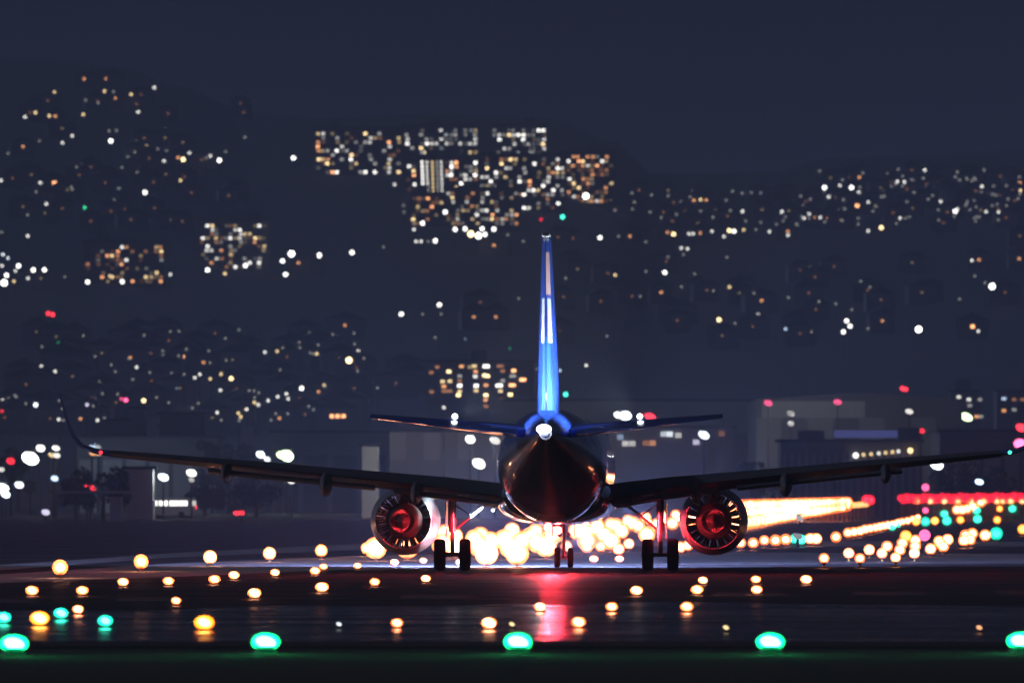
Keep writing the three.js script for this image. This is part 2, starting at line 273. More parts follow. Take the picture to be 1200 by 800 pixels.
    const py = [-2.0, 0.2, 2.4, 4.2].map((z, i) => { const yb = [1.15, 1.1, 0.62, 0.9][i], yt = [1.35, 1.5, 1.42, 1.38][i], w = [0.1, 0.22, 0.2, 0.05][i]; return [V(-w, yb, z), V(w, yb, z), V(w, yt, z), V(-w, yt, z)]; });
    part('pylon', loft(py, 0.5), greyWing, e);
    part('strake', box(0.02, 0.3, 1.0).rotateZ(s * 0.9).translate(-s * 1.1, 0.86, -0.8), plainWhite, e);
  }
  // main landing gear
  const tyre = (r, w) => new THREE.LatheGeometry([[r * 0.5, -w / 2], [r * 0.86, -w / 2], [r * 0.97, -w * 0.36], [r, -w * 0.15], [r, w * 0.15], [r * 0.97, w * 0.36], [r * 0.86, w / 2], [r * 0.5, w / 2]].map(([a, b]) => new THREE.Vector2(a, b)), 36).rotateZ(Math.PI / 2);
  const hub = (r, w) => merge([new THREE.CylinderGeometry(r * 0.5, r * 0.5, w * 0.8, 24).rotateZ(Math.PI / 2), new THREE.CylinderGeometry(r * 0.18, r * 0.18, w * 1.1, 12).rotateZ(Math.PI / 2)]);
  for (const s of [-1, 1]) {
    const g = new THREE.Group(); g.name = 'main_gear'; g.position.set(s * 3.8, 0, 0); plane.add(g);
    part('strut', merge([rod(V(0, 0.58, 0), V(0, 1.5, 0), 0.085), rod(V(0, 1.4, 0), V(0, 3.0, 0), 0.14), rod(V(-0.5, 0.585, 0), V(0.5, 0.585, 0), 0.08), box(0.12, 0.5, 0.06, 0, 1.15, 0.22)]), gearSteel, g);
    part('side_brace', merge([rod(V(-s * 0.05, 1.45, 0), V(-s * 1.35, 2.5, 0.1), 0.05), rod(V(-s * 0.7, 2.0, 0.05), V(-s * 0.1, 2.4, 0), 0.03)]), gearSteel, g);
    part('gear_door', new RoundedBoxGeometry(0.05, 1.35, 0.95, 2, 0.02), plainWhite, g, V(s * 0.22, 1.85, 0));
    for (const k of [-1, 1]) { const w = part('wheel', tyre(0.58, 0.42), rubber, g, V(k * 0.46, 0.58, 0)); part('hub', hub(0.58, 0.42), gearSteel, w); }
  }
  const ng = new THREE.Group(); ng.name = 'nose_gear'; ng.position.set(0, 0, -16.9); plane.add(ng);
  part('strut', merge([rod(V(0, 0.38, 0), V(0, 1.9, 0.1), 0.075), rod(V(-0.28, 0.385, 0), V(0.28, 0.385, 0), 0.05), rod(V(0, 1.0, 0.05), V(0, 1.9, 1.1), 0.05)]), gearSteel, ng);
  for (const k of [-1, 1]) {
    const w = part('wheel', tyre(0.38, 0.22), rubber, ng, V(k * 0.25, 0.38, 0)); part('hub', hub(0.38, 0.22), gearSteel, w);
    part('gear_door', new RoundedBoxGeometry(0.04, 0.75, 1.3, 2, 0.015), plainWhite, ng, V(k * 0.42, 1.55, 0.6));
    const l = part('taxi_lamp', new THREE.CylinderGeometry(0.1, 0.06, 0.12, 14).rotateX(-Math.PI / 2), darkMetal, ng, V(k * 0.16, 1.25, -0.12));
    part('lens', new THREE.CylinderGeometry(0.09, 0.09, 0.02, 14).rotateX(Math.PI / 2), glow('v', 8), l, V(0, 0, -0.07));
    spot([0.33, 0.42, 1], 11000, V(k * 0.16, 1.25, -17.6), V(k * 26, 0, -64), 0.75, 0.7, plane);
  }
  for (const s of [-1, 1]) { // landing lamps in the wing roots
    const l = part('landing_lamp', new THREE.CylinderGeometry(0.13, 0.1, 0.14, 16).rotateX(-Math.PI / 2), darkMetal, plane, V(s * 2.45, 2.42, -6.6));
    part('lens', new THREE.CylinderGeometry(0.12, 0.12, 0.02, 16).rotateX(Math.PI / 2), glow('v', 8), l, V(0, 0, -0.08));
    spot([0.33, 0.42, 1], 11000, V(s * 2.45, 2.40, -6.8), V(s * 12, 0, -70), 0.30, 0.9, plane);
  }
  // lamp added to whiten the port engine and gear, its real source unknown
  part('added_engine_lamp', new THREE.SphereGeometry(0.06, 10, 8), glow('v', 6), plane, V(-2.28, 2.2, 1.6));
  spot([0.74, 0.92, 1], 4500, V(-2.38, 2.2, 1.62), V(-4.5, 1.7, -5.2), 0.16, 0.4, plane);
}

// ---------------------------------------------------------------- airfield lamps
const capGeo = new THREE.SphereGeometry(1, 18, 12), bulbGeo = new THREE.LatheGeometry([[0, -0.8], [0.72, -0.8], [0.95, -0.55], [1, -0.1], [0.93, 0.3], [0.7, 0.68], [0.35, 0.92], [0, 1]].map(([a, b]) => new THREE.Vector2(a, b)), 20), stemGeo = new THREE.CylinderGeometry(0.035, 0.05, 1, 10), plateGeo = new THREE.CylinderGeometry(0.16, 0.18, 0.04, 18), canGeo = new THREE.CylinderGeometry(0.14, 0.19, 0.05, 20), collarGeo = new THREE.CylinderGeometry(0.10, 0.07, 0.08, 16);
const fitting = std([0.05, 0.05, 0.05], 0.6), yellowCan = std([0.5, 0.33, 0.03], 0.6);
const AF = {
  edge: ['runway_edge_light', 'elevated white runway edge light in the long row behind the airliner', 'runway lights along the far edge'],
  near: ['runway_side_light', 'low warm runway light in the row running from the engine to the red bar', 'runway lights along the near edge'],
  bay: ['taxiway_bay_light', 'warm ground light in the crowded bay beside the distant red bar', 'warm lights beyond the concrete strip'],
};
const haloShells = {};
function haloShell(hue) { return haloShells[hue] ??= new THREE.MeshStandardMaterial({ color: rgb(...HUES[hue]), roughness: 0.3, transparent: true, opacity: 0.5, emissive: rgb(...HALO[hue]), emissiveIntensity: 1.5 }); }  // glowing see-through shell put round a lamp to paint its halo
function elevated(px, py, hue, level, r, name, label, group, category = 'runway light') {
  const h0 = Math.max(0.36, r + 0.12), D = Math.min(1120, reach(py, h0)), h = Math.max(h0, height(py, D)), p = V(bearing(px, D), 0, -D), o = thing(name, label, category, V(p.x, 0, p.z), 0, group);
  part('base_plate', plateGeo, fitting, o, V(0, 0.02, 0));
  const st = part('stem', stemGeo, yellowCan, o, V(0, (h - r) / 2, 0)); st.scale.y = h - r;
  part('collar', collarGeo, fitting, o, V(0, h - r, 0));
  const l = part('lamp_lens', capGeo, glow(hue, level * 3), o, V(0, h, 0)); const q = R(0.62, 0.85); l.scale.set(r * q, r * q * 0.92, r * q);
  if (r < 0.6) part('halo_shell', capGeo, haloShell(hue), o, V(0, h, 0)).scale.setScalar(r * 1.08);
  return o;
}
function inset(px, py, hue, level, r, name, label, group, category = 'ground light') {
  const p = onGround(px, py, 0.06 + r * 0.75), o = thing(name, label, category, V(p.x, 0, p.z), 0, group);
  part('housing', canGeo, fitting, o, V(0, 0.03, 0)).scale.set(r / 0.15, 1, r / 0.15);
  const l = part('lamp_lens', capGeo, glow(hue, level > 3 ? level * 3 : level), o, V(0, 0.06 + r * 0.75, 0)); const q = R(0.72, 0.95); l.scale.set(r * q, r * q * 0.66, r * 0.9); l.rotation.z = -0.35;
  if (level > 3) part('halo_dome', capGeo, haloShell(hue), o, V(0, 0.06 + r * 0.75, 0)).scale.set(r * 1.25, r * 0.85, r * 1.15);
  return o;
}
// far edge row: even spacing, receding to the runway end
for (let n = 0; n < 46; n++) {
  const k = 11.5 / (n + 11.5), px = 1257 - 1187 * k, py = 572 + 92 * k + 9 * Math.exp(-(((n - 8) / 5) ** 2)), late = px > 945;
  const [a, b, c] = AF.edge, r = n > 5 && n < 16 ? 0.46 : late ? 0.27 : n > 18 ? 0.42 + 0.006 * n : 0.24;
  const o = elevated(px, py, late ? 'y' : 'n', late ? 0.7 : n > 16 ? 24 : 11, r, a, late ? 'amber runway edge light near the far end of the long row' : n < 6 ? 'bright warm edge light alone on the dark grass side of the runway' : b, late ? 'amber edge lights at the runway end' : n < 6 ? 'edge lights spread along the grass' : c);
  if (n < 6) point('n', 14, V(0, 0.5, 0), 0.3, o);
}
for (let i = 0; i < 26; i++) { const x = 858 + i * 5.4, t = i / 26, w = lerp(11, 1, t); for (const k of [-1, 1]) elevated(x, 603.5 - 13.5 * t + k * w, 'n', 8, 0.5, 'glare_fill_light', 'warm lamp added to thicken the glaring row beyond the starboard engine', 'lamps added to thicken the glaring row'); }  // extra lamps added above and below the edge row to widen its glare
for (const [x, y] of [[1020, 586], [1016, 585.5]]) elevated(x, y, 'r', 2.5, 0.42, 'runway_end_light', 'red light closing the long row of amber runway lights', 'red runway end lights');
// second row of larger lamps behind the nose wheels
for (const [x, y] of [[520, 636], [533, 640], [562, 640], [570, 648], [598, 641], [606, 648], [630, 636], [640, 640], [645, 630], [686, 624], [708, 626], [728, 622], [748, 616], [770, 615], [788, 613], [556, 631], [595, 630], [440, 642], [521, 624], [532, 628], [563, 627], [575, 634], [600, 621], [612, 633], [628, 622], [648, 621], [684, 612], [700, 615], [716, 614], [736, 610], [757, 606], [776, 604], [792, 603], [688, 634], [716, 633], [758, 626]]) elevated(x, y, 'n', 11, 0.42, 'approach_light', 'large glaring approach light on a short post behind the landing gear', 'approach lights behind the landing gear');
for (const [x, y] of [[868, 636], [883, 636], [896, 633], [909, 633], [921, 632], [950, 631], [957, 631], [980, 629], [994, 624], [1001, 623], [1008, 622], [1014, 620], [1020, 619], [1026, 618], [1031, 617], [1036, 616], [1041, 615], [1047, 614], [1053, 612], [1058, 611], [1064, 610], [1070, 608], [1076, 606], [664, 640], [688, 641], [704, 640], [725, 643], [737, 637], [797, 641], [806, 639]]) elevated(x, y, 'n', 7, x < 900 ? 0.24 : 0.27, ...AF.near);
for (const [x, y] of [[932, 631], [939, 632], [1046, 617], [1052, 614]]) elevated(x, y, 't', 3, 0.25, 'crossing_light', 'green lamp set among the warm runway side lights', 'green lamps in the side row');
for (const [x, y] of [[966, 654], [995, 648], [1008, 654], [1019, 644], [1034, 648], [1040, 640], [1058, 636], [1073, 633], [1073, 640], [1091, 643], [1055, 644], [1072, 648], [1050, 653], [1103, 637], [1106, 640], [1101, 634], [1111, 632], [1130, 633], [1137, 632], [1132, 627], [1155, 627], [1140, 625], [1122, 597], [1128, 597], [1134, 596], [1140, 593], [1150, 588]]) elevated(x, y, 'n', 6, 0.20 + (650 - y) * 0.004, ...AF.bay);
for (const [x, y] of [[1062, 628], [1074, 611], [1096, 610], [1126, 609], [1169, 609], [1172, 596], [1199, 620]]) elevated(x, y, 'a', 4, 0.30, 'guard_light', 'orange guard light standing between green taxiway lights', 'orange guard lights');
for (const [x, y] of [[1145, 598], [1187, 596], [1107, 602], [1110, 610], [1085, 611], [1146, 608], [1168, 625]]) elevated(x, y, 't', 1.8, 0.34, 'taxiway_light', 'green taxiway light among the orange guard lights', 'green taxiway lights');
// red bar
for (let i = 0; i < 44; i++) { const x = 1056 + i * 3.5; elevated(x, 583.5 - (x - 1056) * 0.012 + (i % 2) * 2, 'r', 0.8, 0.30 + (i % 3) * 0.05, 'stop_bar_light', 'red lamp in the close set bar across the runway end', 'red stop bar lamps'); }
for (const x of [1075, 1091, 1107, 1123, 1138, 1154, 1169, 1176, 1185, 1199]) elevated(x, 586, 'y', 2.4, 0.34, 'bar_light', 'pale yellow lamp standing just in front of the red bar', 'yellow lamps along the red bar');
for (const [x, y] of [[1085, 571], [1085, 598], [1084, 627]]) { // pink markers on a mast
  const D = y < 580 ? 1140 : Math.min(1080, reach(y, 0.9)), h = height(y, D), o = thing('marker_beacon', y < 580 ? 'pink marker lamp on a tall thin pole above the red bar' : y < 610 ? 'pink marker lamp on a post amid the red and green lights' : 'pink marker lamp low among the warm bay lights', 'beacon', V(bearing(x, D), 0, -D));
  part('pole', new THREE.CylinderGeometry(0.05, 0.07, h, 8), fitting, o, V(0, h / 2, 0));
  const g = part('lamp_lens', capGeo, glow('p', 3), o, V(0, h, 0)); g.scale.setScalar(y < 580 ? 0.34 : 0.26);
}
// lights set into the near runway
for (const [x, y] of [[38, 692], [97, 692], [145, 682], [198, 681], [252, 679], [275, 674], [207, 704], [299, 695], [323, 671], [370, 669], [380, 664], [378, 688], [92, 714], [420, 663], [463, 659], [497, 657], [440, 682], [500, 678], [466, 730], [574, 730], [634, 711], [679, 729], [718, 711], [747, 692], [806, 711], [818, 691], [825, 680], [887, 679], [888, 691], [946, 679], [697, 655], [727, 655], [540, 659]]) inset(x - 1, y - 0.5, 'n', 14, y > 700 ? R(0.10, 0.13) : R(0.12, 0.155), 'inset_light', 'small warm light set flush into the dark runway', 'lights set into the runway');
for (const [x, y, l] of [[46, 724, 'orange light on the runway beside a teal one'], [239, 729, 'single orange light set into the runway by the grass']]) inset(x, y, 'a', 14, 0.17, 'inset_light', l);
for (const [x, y] of [[4, 723], [71, 718], [123, 727]]) inset(x, y, 't', 8, 0.13, 'inset_light', 'small teal light set into the runway', 'teal lights set into the runway');
for (const [x, y, h] of [[397, 731, 'v'], [600, 731, 'y'], [851, 735, 'y'], [1148, 735, 'n']]) inset(x, y, h, 1.6, 0.07, 'marker_light', 'very faint small light on the runway between bright green lamps', 'faint runway lights');
for (const [x, y] of [[16, 754], [311, 752], [607, 752], [903, 752], [1197, 751]]) { // threshold row
  const p = onGround(x, y, 0.2), o = thing('threshold_light', 'large brilliant green threshold light at the near runway edge', 'runway light', V(p.x, 0, p.z), 0, 'green threshold lights');
  part('base_plate', plateGeo, fitting, o, V(0, 0.02, 0)).scale.set(1.3, 1, 1.3);
  part('housing', new THREE.CylinderGeometry(0.17, 0.14, 0.1, 20), fitting, o, V(0, 0.08, 0));
  const l = part('lamp_lens', capGeo, glow('g', 60), o, V(0, 0.2, 0)); l.scale.set(0.18, 0.10, 0.16); l.rotation.z = -0.2;
  part('halo_dome', capGeo, haloShell('g'), o, V(0, 0.2, 0)).scale.set(0.26, 0.16, 0.24);
  point('g', 0.15, V(0, 0.2, 0), 0.12, o);
}

// ---------------------------------------------------------------- town on the hill
const poleGeo = new THREE.CylinderGeometry(0.06, 0.1, 1, 6).translate(0, 0.5, 0), headGeo = new THREE.SphereGeometry(0.5, 12, 8), unit = new THREE.BoxGeometry(1, 1, 1);
const poleMat = std([0.03, 0.03, 0.03], 0.8), wallMats = [std([0.20, 0.19, 0.18]), std([0.28, 0.27, 0.26]), std([0.14, 0.14, 0.15])], roofMat = std([0.06, 0.06, 0.07]);
const roofGeo = (() => { const s = new THREE.Shape([new THREE.Vector2(-0.56, 0), new THREE.Vector2(0.56, 0), new THREE.Vector2(0, 0.42)]); return new THREE.ExtrudeGeometry(s, { depth: 1.1, bevelEnabled: false }).translate(0, 0, -0.55); })();
const clear = (D) => Math.exp(HAZE * D);
const LEVEL = { '-': 0.20, '': 1.0, '+': 2.6, '!': 4.5 }, SIZE = { '-': 0.85, '': 1.05, '+': 1.4, '!': 2.0 };
const step = (x) => Math.pow(2, Math.round(Math.log2(x) * 3) / 3);
const lampWords = { w: 'white', v: 'cool white', y: 'yellow', b: 'bluish', g: 'green', e: 'pale green', t: 'teal', r: 'red', p: 'pink', l: 'lavender', o: 'orange' };
const bright = { '-': 'faint', '': 'steady', '+': 'strong', '!': 'glaring' };
const LANDMARKS = [[420, 180, 'long low block ending the terrace'], [505, 205, 'brilliantly lit stair tower'], [610, 215, 'wide mid terrace block'], [690, 210, 'tall orange windowed end block'], [560, 272, 'glaring yellow yard lamp'], [272, 290, 'flats above the bare slope'], [145, 310, 'dim square block'], [560, 450, 'amber windowed block by the fin'], [20, 325, 'bright lamp cluster at the slope foot'], [110, 95, 'topmost row of orange houses'], [50, 140, 'yellow lamps of the wooded slope'], [60, 200, 'dark gap in the wooded slope'], [235, 185, 'strong lamp pair on the wooded slope'], [345, 312, 'strong lamps beside the flats'], [660, 255, 'teal lamp above the fin'], [860, 270, 'strong yellow lamps of the ridge street'], [990, 235, 'orange house on the ridge'], [1060, 212, 'row of ridge houses'], [1120, 248, 'strong paired lamp on the ridge'], [1180, 225, 'yellow lamp of the ridge end'], [790, 318, 'lamp on the bare middle slope'], [990, 380, 'three strong lamps in the valley'], [1160, 335, 'glaring lamp in the valley'], [1077, 385, 'glaring lamp over the hangar'], [850, 375, 'strong yellow valley lamp'], [735, 345, 'quiet slope beside the fin'], [480, 360, 'two strong lamps on the dark slope'], [405, 420, 'glaring yellow lamp in the town'], [255, 440, 'yellow lamp row in the town'], [320, 470, 'stepped lamps behind the freight shed'], [90, 425, 'orange houses in the town'], [150, 468, 'pink mast lamp'], [50, 475, 'winglet'], [210, 410, 'orange house above the town']];
const zoneOf = (px, py) => LANDMARKS.reduce((best, l) => { const d = (l[0] - px) ** 2 + (l[1] - py) ** 2; return d < best[0] ? [d, l[2]] : best; }, [1e9, ''])[1];
function streetLamp(px, py, hue, lev) {
  const p = onHill(px, py, 6), D = -p.z, z = zoneOf(px, py), low = lev === '-', word = low ? 'path lamp' : 'street lamp', o = thing(low ? 'faint_street_lamp' : 'street_lamp', `${bright[lev]} ${lampWords[hue]} ${word} near the ${z}`, word, p, 0, `${bright[lev]} ${lampWords[hue]} lamps, ${z}`);  // faint ones are the same street lamp under a separate name
  part('pole', poleGeo, poleMat, o).scale.set(1, 6, 1);
  const h = part('lamp_head', headGeo, glow(hue, step(LEVEL[lev] * clear(D))), o, V(0, 6, 0)); h.scale.setScalar(SIZE[lev] * D / 4000);
}
function house(px, py, hue, lev, wide) {
  const p = onHill(px, py, 3.2), D = -p.z, z = zoneOf(px, py), w = R(6, 9), o = thing('hillside_house', `small house with ${bright[lev]} ${hue === 'o' ? 'orange' : 'yellow'} window near the ${z}`, 'house', p, R(-0.15, 0.15), `houses with ${bright[lev]} ${hue === 'o' ? 'orange' : 'yellow'} windows, ${z}`);
  part('wall', unit, wallMats[Math.floor(rnd() * 3)], o, V(0, 2.4, -3.6)).scale.set(w, 4.8, 7);
  part('roof', roofGeo, roofMat, o, V(0, 4.8, -3.6)).scale.set(w, 4.5, 7);
  const k = SIZE[lev] * D / 4000 * 0.9, m = glow(hue, step(LEVEL[lev] * 0.8 * clear(D)));
  for (let i = 0; i < (wide ? 3 : 1); i++) part('window', unit, m, o, V((i - (wide ? 1 : 0)) * k * 1.5, 3.2, -0.06)).scale.set(k, k * 0.9, 0.06);
}
function light(px, py, code) { const hue = code[0], lev = code[1] ?? '', wide = code[2] === 'x'; if (hue === 'o' || (hue === 'y' && lev === '-')) house(px, py, hue, lev, wide); else streetLamp(px, py, hue, lev); }
// surveyed bearings of single lights: [origin x, origin y, scale, list]
const SURVEY = [
  [0, 60, 2.857, [[280, 92, 'o'], [300, 95, 'o'], [316, 96, 'o-'], [350, 91, 'o'], [378, 91, 'o'], [180, 137, 'y'], [158, 165, 'o-'], [348, 133, 'y'], [378, 135, 'w-'], [437, 144, 'y'], [470, 146, 'o-'], [515, 121, 'w'], [352, 157, 'o'], [383, 157, 'o'], [325, 168, 'o-'], [285, 163, 'w-'], [455, 176, 'o-'], [461, 203, 'w'], [117, 205, 'y'], [163, 216, 'y'], [183, 217, 'o'], [98, 205, 'o-'], [82, 219, 'w'], [277, 211, 'y'], [113, 183, 'o-'], [240, 283, 'w'], [207, 306, 'w'], [369, 300, 'w+'], [75, 319, 'o'], [488, 318, 'y'], [527, 327, 'w-'], [633, 340, 'w'], [498, 358, 'o-'], [548, 367, 'w'], [612, 362, 'y+'], [595, 355, 'o'], [703, 350, 'w'], [733, 365, 'w+'], [690, 357, 'w-'], [427, 353, 'w-'], [25, 341, 'w-'], [2, 432, 'w'], [133, 440, 'w'], [180, 440, 'o+'], [237, 455, 'w-'], [345, 420, 'o'], [360, 420, 'o'], [350, 440, 'o-'], [380, 436, 'o'], [395, 459, 'b-'], [603, 432, 'y'], [616, 420, 'o-'], [484, 472, 'w+'], [783, 462, 'o'], [640, 473, 'o-'], [380, 498, 'w-'], [153, 511, 'w'], [207, 526, 'o-'], [282, 523, 'g'], [90, 548, 'w-'], [91, 618, 'w'], [75, 520, 'y-'], [370, 535, 'o-'], [982, 357, 'w+'], [975, 678, 'w!'], [1068, 684, 'w+'], [945, 702, 'w+'], [955, 747, 'w+'], [998, 708, 'o'], [1018, 708, 'o'], [694, 732, 'w+'], [752, 744, 'y'], [569, 747, 'w'], [821, 717, 'w+'], [8, 680, 'v'], [25, 692, 'v'], [5, 718, 'w'], [60, 718, 'w+'], [110, 732, 'w+'], [147, 731, 'w+'], [50, 735, 'w'], [92, 760, 'w'], [20, 750, 'w+'], [12, 775, 'w!'], [45, 770, 'y'], [135, 760, 'y-'], [215, 755, 'w-'], [292, 772, 'w+'], [367, 752, 'y'], [408, 771, 'w+'], [3, 605, 'w-']]],
  [350, 120, 3, [[72, 136, 'w-'], [337, 288, 'w'], [405, 446, 'w'], [435, 424, 'w+'], [515, 385, 'w+'], [550, 446, 'w+'], [585, 444, 'w+'], [645, 444, 'w+'], [686, 445, 'w+'], [605, 462, 'y!'], [632, 468, 'w!'], [655, 464, 'w+'], [412, 488, 'w'], [430, 488, 'w'], [455, 488, 'w-'], [480, 486, 'w+'], [686, 502, 'o'], [852, 411, 'r'], [928, 402, 't+'], [1010, 329, 'w!'], [72, 536, 'w+'], [187, 527, 'w+'], [298, 508, 'w-'], [368, 362, 'w-'], [370, 385, 'w-'], [912, 472, 'o-'], [965, 477, 'o-'], [735, 465, 'w-'], [790, 488, 'w-'], [1060, 475, 'w+'], [1165, 470, 'o'], [1185, 470, 'o'], [1125, 470, 'w-'], [1113, 377, 'o-'], [1180, 350, 'y-']]],
  [700, 170, 2.4, [[8, 260, 'w'], [95, 256, 'o'], [108, 256, 'o'], [215, 250, 'y+'], [198, 245, 'o'], [258, 249, 'w'], [270, 249, 'w'], [290, 247, 'o'], [323, 242, 'w'], [357, 257, 'w'], [372, 240, 'y+'], [385, 242, 'w+'], [412, 238, 'y'], [447, 237, 'w-'], [460, 217, 'w-'], [485, 243, 'w'], [537, 242, 'o'], [537, 253, 'w'], [520, 187, 'w'], [573, 143, 'w-'], [515, 155, 'o-'], [460, 135, 'b-'], [409, 186, 'w'], [375, 184, 'w-'], [333, 183, 'y-'], [291, 185, 'w-'], [272, 155, 'o'], [291, 153, 'y'], [307, 154, 'o'], [363, 155, 'w-'], [105, 160, 'w-'], [153, 140, 'w-'], [200, 142, 'w-'], [180, 203, 'w-'], [50, 183, 'w-'], [237, 289, 'w'], [254, 291, 'w'], [137, 272, 'w-'], [243, 307, 'w-'], [640, 119, 'w+'], [683, 114, 'w'], [716, 119, 'w+'], [736, 133, 'w'], [652, 145, 'w'], [680, 145, 'o'], [732, 170, 'o+'], [763, 160, 'w'], [597, 193, 'w'], [615, 203, 'o'], [628, 203, 'w'], [650, 205, 'o'], [582, 205, 'w'], [680, 183, 'w-'], [735, 205, 'w-'], [735, 222, 'w-'], [685, 210, 'y-'], [763, 241, 'w'], [800, 232, 'y+'], [853, 205, 'w'], [868, 205, 'w-'], [833, 190, 'o-'], [738, 90, 'o'], [712, 90, 'o-'], [748, 78, 'w-'], [785, 145, 'o-'], [805, 130, 'w-'], [800, 145, 'w-'], [830, 97, 'o'], [825, 107, 'o'], [845, 102, 'w'], [865, 103, 'w'], [883, 104, 'o'], [860, 87, 'w-'], [922, 70, 'w'], [918, 93, 'w-'], [925, 120, 'w-'], [988, 123, 'y-'], [1014, 75, 'w-'], [1055, 100, 'w-'], [1083, 116, 'w'], [1020, 98, 'w-'], [967, 158, 'w'], [915, 152, 'o-'], [1042, 158, 'w-'], [1008, 186, 'w+'], [1014, 180, 'w'], [1095, 187, 'w'], [1130, 188, 'w'], [1112, 170, 'w-'], [1115, 137, 'o'], [1170, 127, 'o-'], [1192, 127, 'y'], [1190, 105, 'o'], [1062, 205, 'w-'], [1152, 170, 'w-'], [1185, 150, 'w-'], [50, 365, 'y'], [30, 360, 'o-'], [190, 358, 'w+'], [137, 355, 'w-'], [98, 425, 'o-'], [121, 425, 'w-'], [180, 414, 'o'], [237, 398, 'w-'], [372, 399, 'y'], [400, 416, 'y-'], [405, 399, 'o-'], [463, 437, 'o'], [538, 429, 'w-'], [768, 399, 'w-'], [742, 383, 'w-'], [343, 491, 'y+'], [388, 501, 'w-'], [452, 477, 'w'], [237, 472, 'o-'], [210, 463, 'o-'], [438, 510, 'o-'], [530, 517, 'b'], [557, 503, 'o-'], [603, 525, 'w-'], [702, 494, 'w+'], [712, 509, 'w+'], [693, 525, 'w+'], [803, 494, 'o'], [905, 518, 'w!'], [1057, 510, 'o+'], [1073, 523, 'w'], [1055, 324, 'w'], [1075, 322, 'o'], [1063, 368, 'w-'], [1112, 397, 'w!'], [1092, 387, 'w-'], [1148, 414, 'o-'], [1188, 319, 'o'], [1020, 433, 'w-'], [1190, 255, 'o-']]],
  [0, 330, 2.857, [[193, 203, 'g-'], [137, 283, 'w'], [183, 300, 'w'], [211, 256, 'o'], [238, 272, 'o'], [252, 272, 'o'], [268, 272, 'o'], [456, 286, 'w'], [435, 254, 'o'], [476, 211, 'o'], [331, 336, 'w-'], [623, 226, 'w-'], [661, 212, 'o'], [597, 248, 'w-'], [620, 250, 'o+'], [680, 270, 'o'], [702, 271, 'w-'], [615, 310, 'w-'], [668, 310, 'w'], [651, 321, 'w'], [703, 325, 'y'], [739, 309, 'y'], [773, 324, 'y+'], [737, 363, 'w'], [783, 367, 'w-'], [698, 231, 'w-'], [790, 217, 'o-'], [822, 247, 'o-'], [886, 236, 'w'], [927, 233, 'y'], [1003, 220, 'w-'], [1025, 210, 'o'], [1065, 210, 'o'], [1060, 241, 'y'], [1168, 263, 'y!'], [1140, 258, 'o+'], [918, 309, 'o+x'], [1154, 146, 'o'], [850, 365, 'w-'], [851, 388, 'w-'], [851, 404, 'y'], [864, 412, 'w'], [825, 427, 'w'], [800, 420, 'o'], [778, 412, 'o'], [797, 440, 'y'], [805, 452, 'y'], [897, 398, 'w'], [929, 385, 'w'], [958, 375, 'w'], [964, 392, 'w'], [1009, 357, 'w+'], [1085, 347, 'y'], [1065, 368, 'o'], [1033, 417, 'w-'], [935, 457, 'o'], [907, 467, 'w-'], [1130, 450, 'o+x'], [726, 438, 'w'], [710, 455, 'y-'], [650, 473, 'w'], [668, 473, 'w'], [740, 486, 'w-'], [800, 487, 'w-'], [584, 492, 'w'], [583, 510, 'y-'], [610, 511, 'w-'], [590, 357, 'b-'], [663, 407, 'w-'], [523, 387, 'w-'], [480, 398, 'y+'], [290, 412, 'l'], [305, 388, 'o-'], [218, 415, 'o'], [195, 461, 'w'], [167, 458, 'o-'], [268, 459, 'o'], [211, 488, 'w-'], [325, 501, 'w'], [118, 412, 'v+'], [85, 408, 'w-'], [40, 448, 'o-'], [8, 397, 'w'], [27, 390, 'w-'], [5, 433, 'r'], [371, 278, 'w-'], [500, 304, 'w-'], [545, 245, 'w-'], [557, 296, 'o-'], [160, 106, 'r+'], [175, 110, 'r+'], [420, 396, 'p+'], [405, 392, 'p']]],
  [400, 330, 4.704, [[330, 178, 'w+'], [540, 127, 'w+'], [730, 194, 'o'], [852, 194, 'o'], [765, 113, 'o-'], [978, 92, 'w-'], [448, 178, 'w-'], [550, 178, 'w-'], [517, 307, 'w-'], [683, 315, 'b-'], [928, 367, 'g-'], [18, 240, 'o'], [92, 382, 'w'], [124, 422, 'w-'], [198, 585, 'w-'], [70, 588, 'o-'], [565, 693, 'w'], [1078, 482, 'w-'], [350, 480, 'o-'], [300, 560, 'o-'], [400, 530, 'o-'], [1030, 508, 'w+']]],
];
for (const [ox, oy, k, list] of SURVEY) for (const [x, y, c] of list) light(ox + x / k, oy + y / k, c);
for (const [x, y, h] of [[1062, 456, 'r'], [1058, 455, 'r'], [663, 462, 't'], [650, 416, 'w'], [687, 428, 'w'], [656, 434, 'b']]) light(x, y, h + (h === 'r' || h === 't' ? '+' : ''));
// faint scattered windows of the farther streets
for (let i = 0; i < 330; i++) {
  const z = [[960, 1200, 198, 262, 105], [0, 300, 120, 260, 45], [0, 420, 385, 490, 100], [740, 960, 222, 265, 45], [640, 1100, 300, 400, 35]];
  let q = i, k = 0; while (q >= z[k][4]) q -= z[k++][4];
  light(R(z[k][0], z[k][1]), R(z[k][2], z[k][3]), rnd() < 0.32 ? 'o-' : rnd() < 0.3 ? 'y-' : 'w-');
}
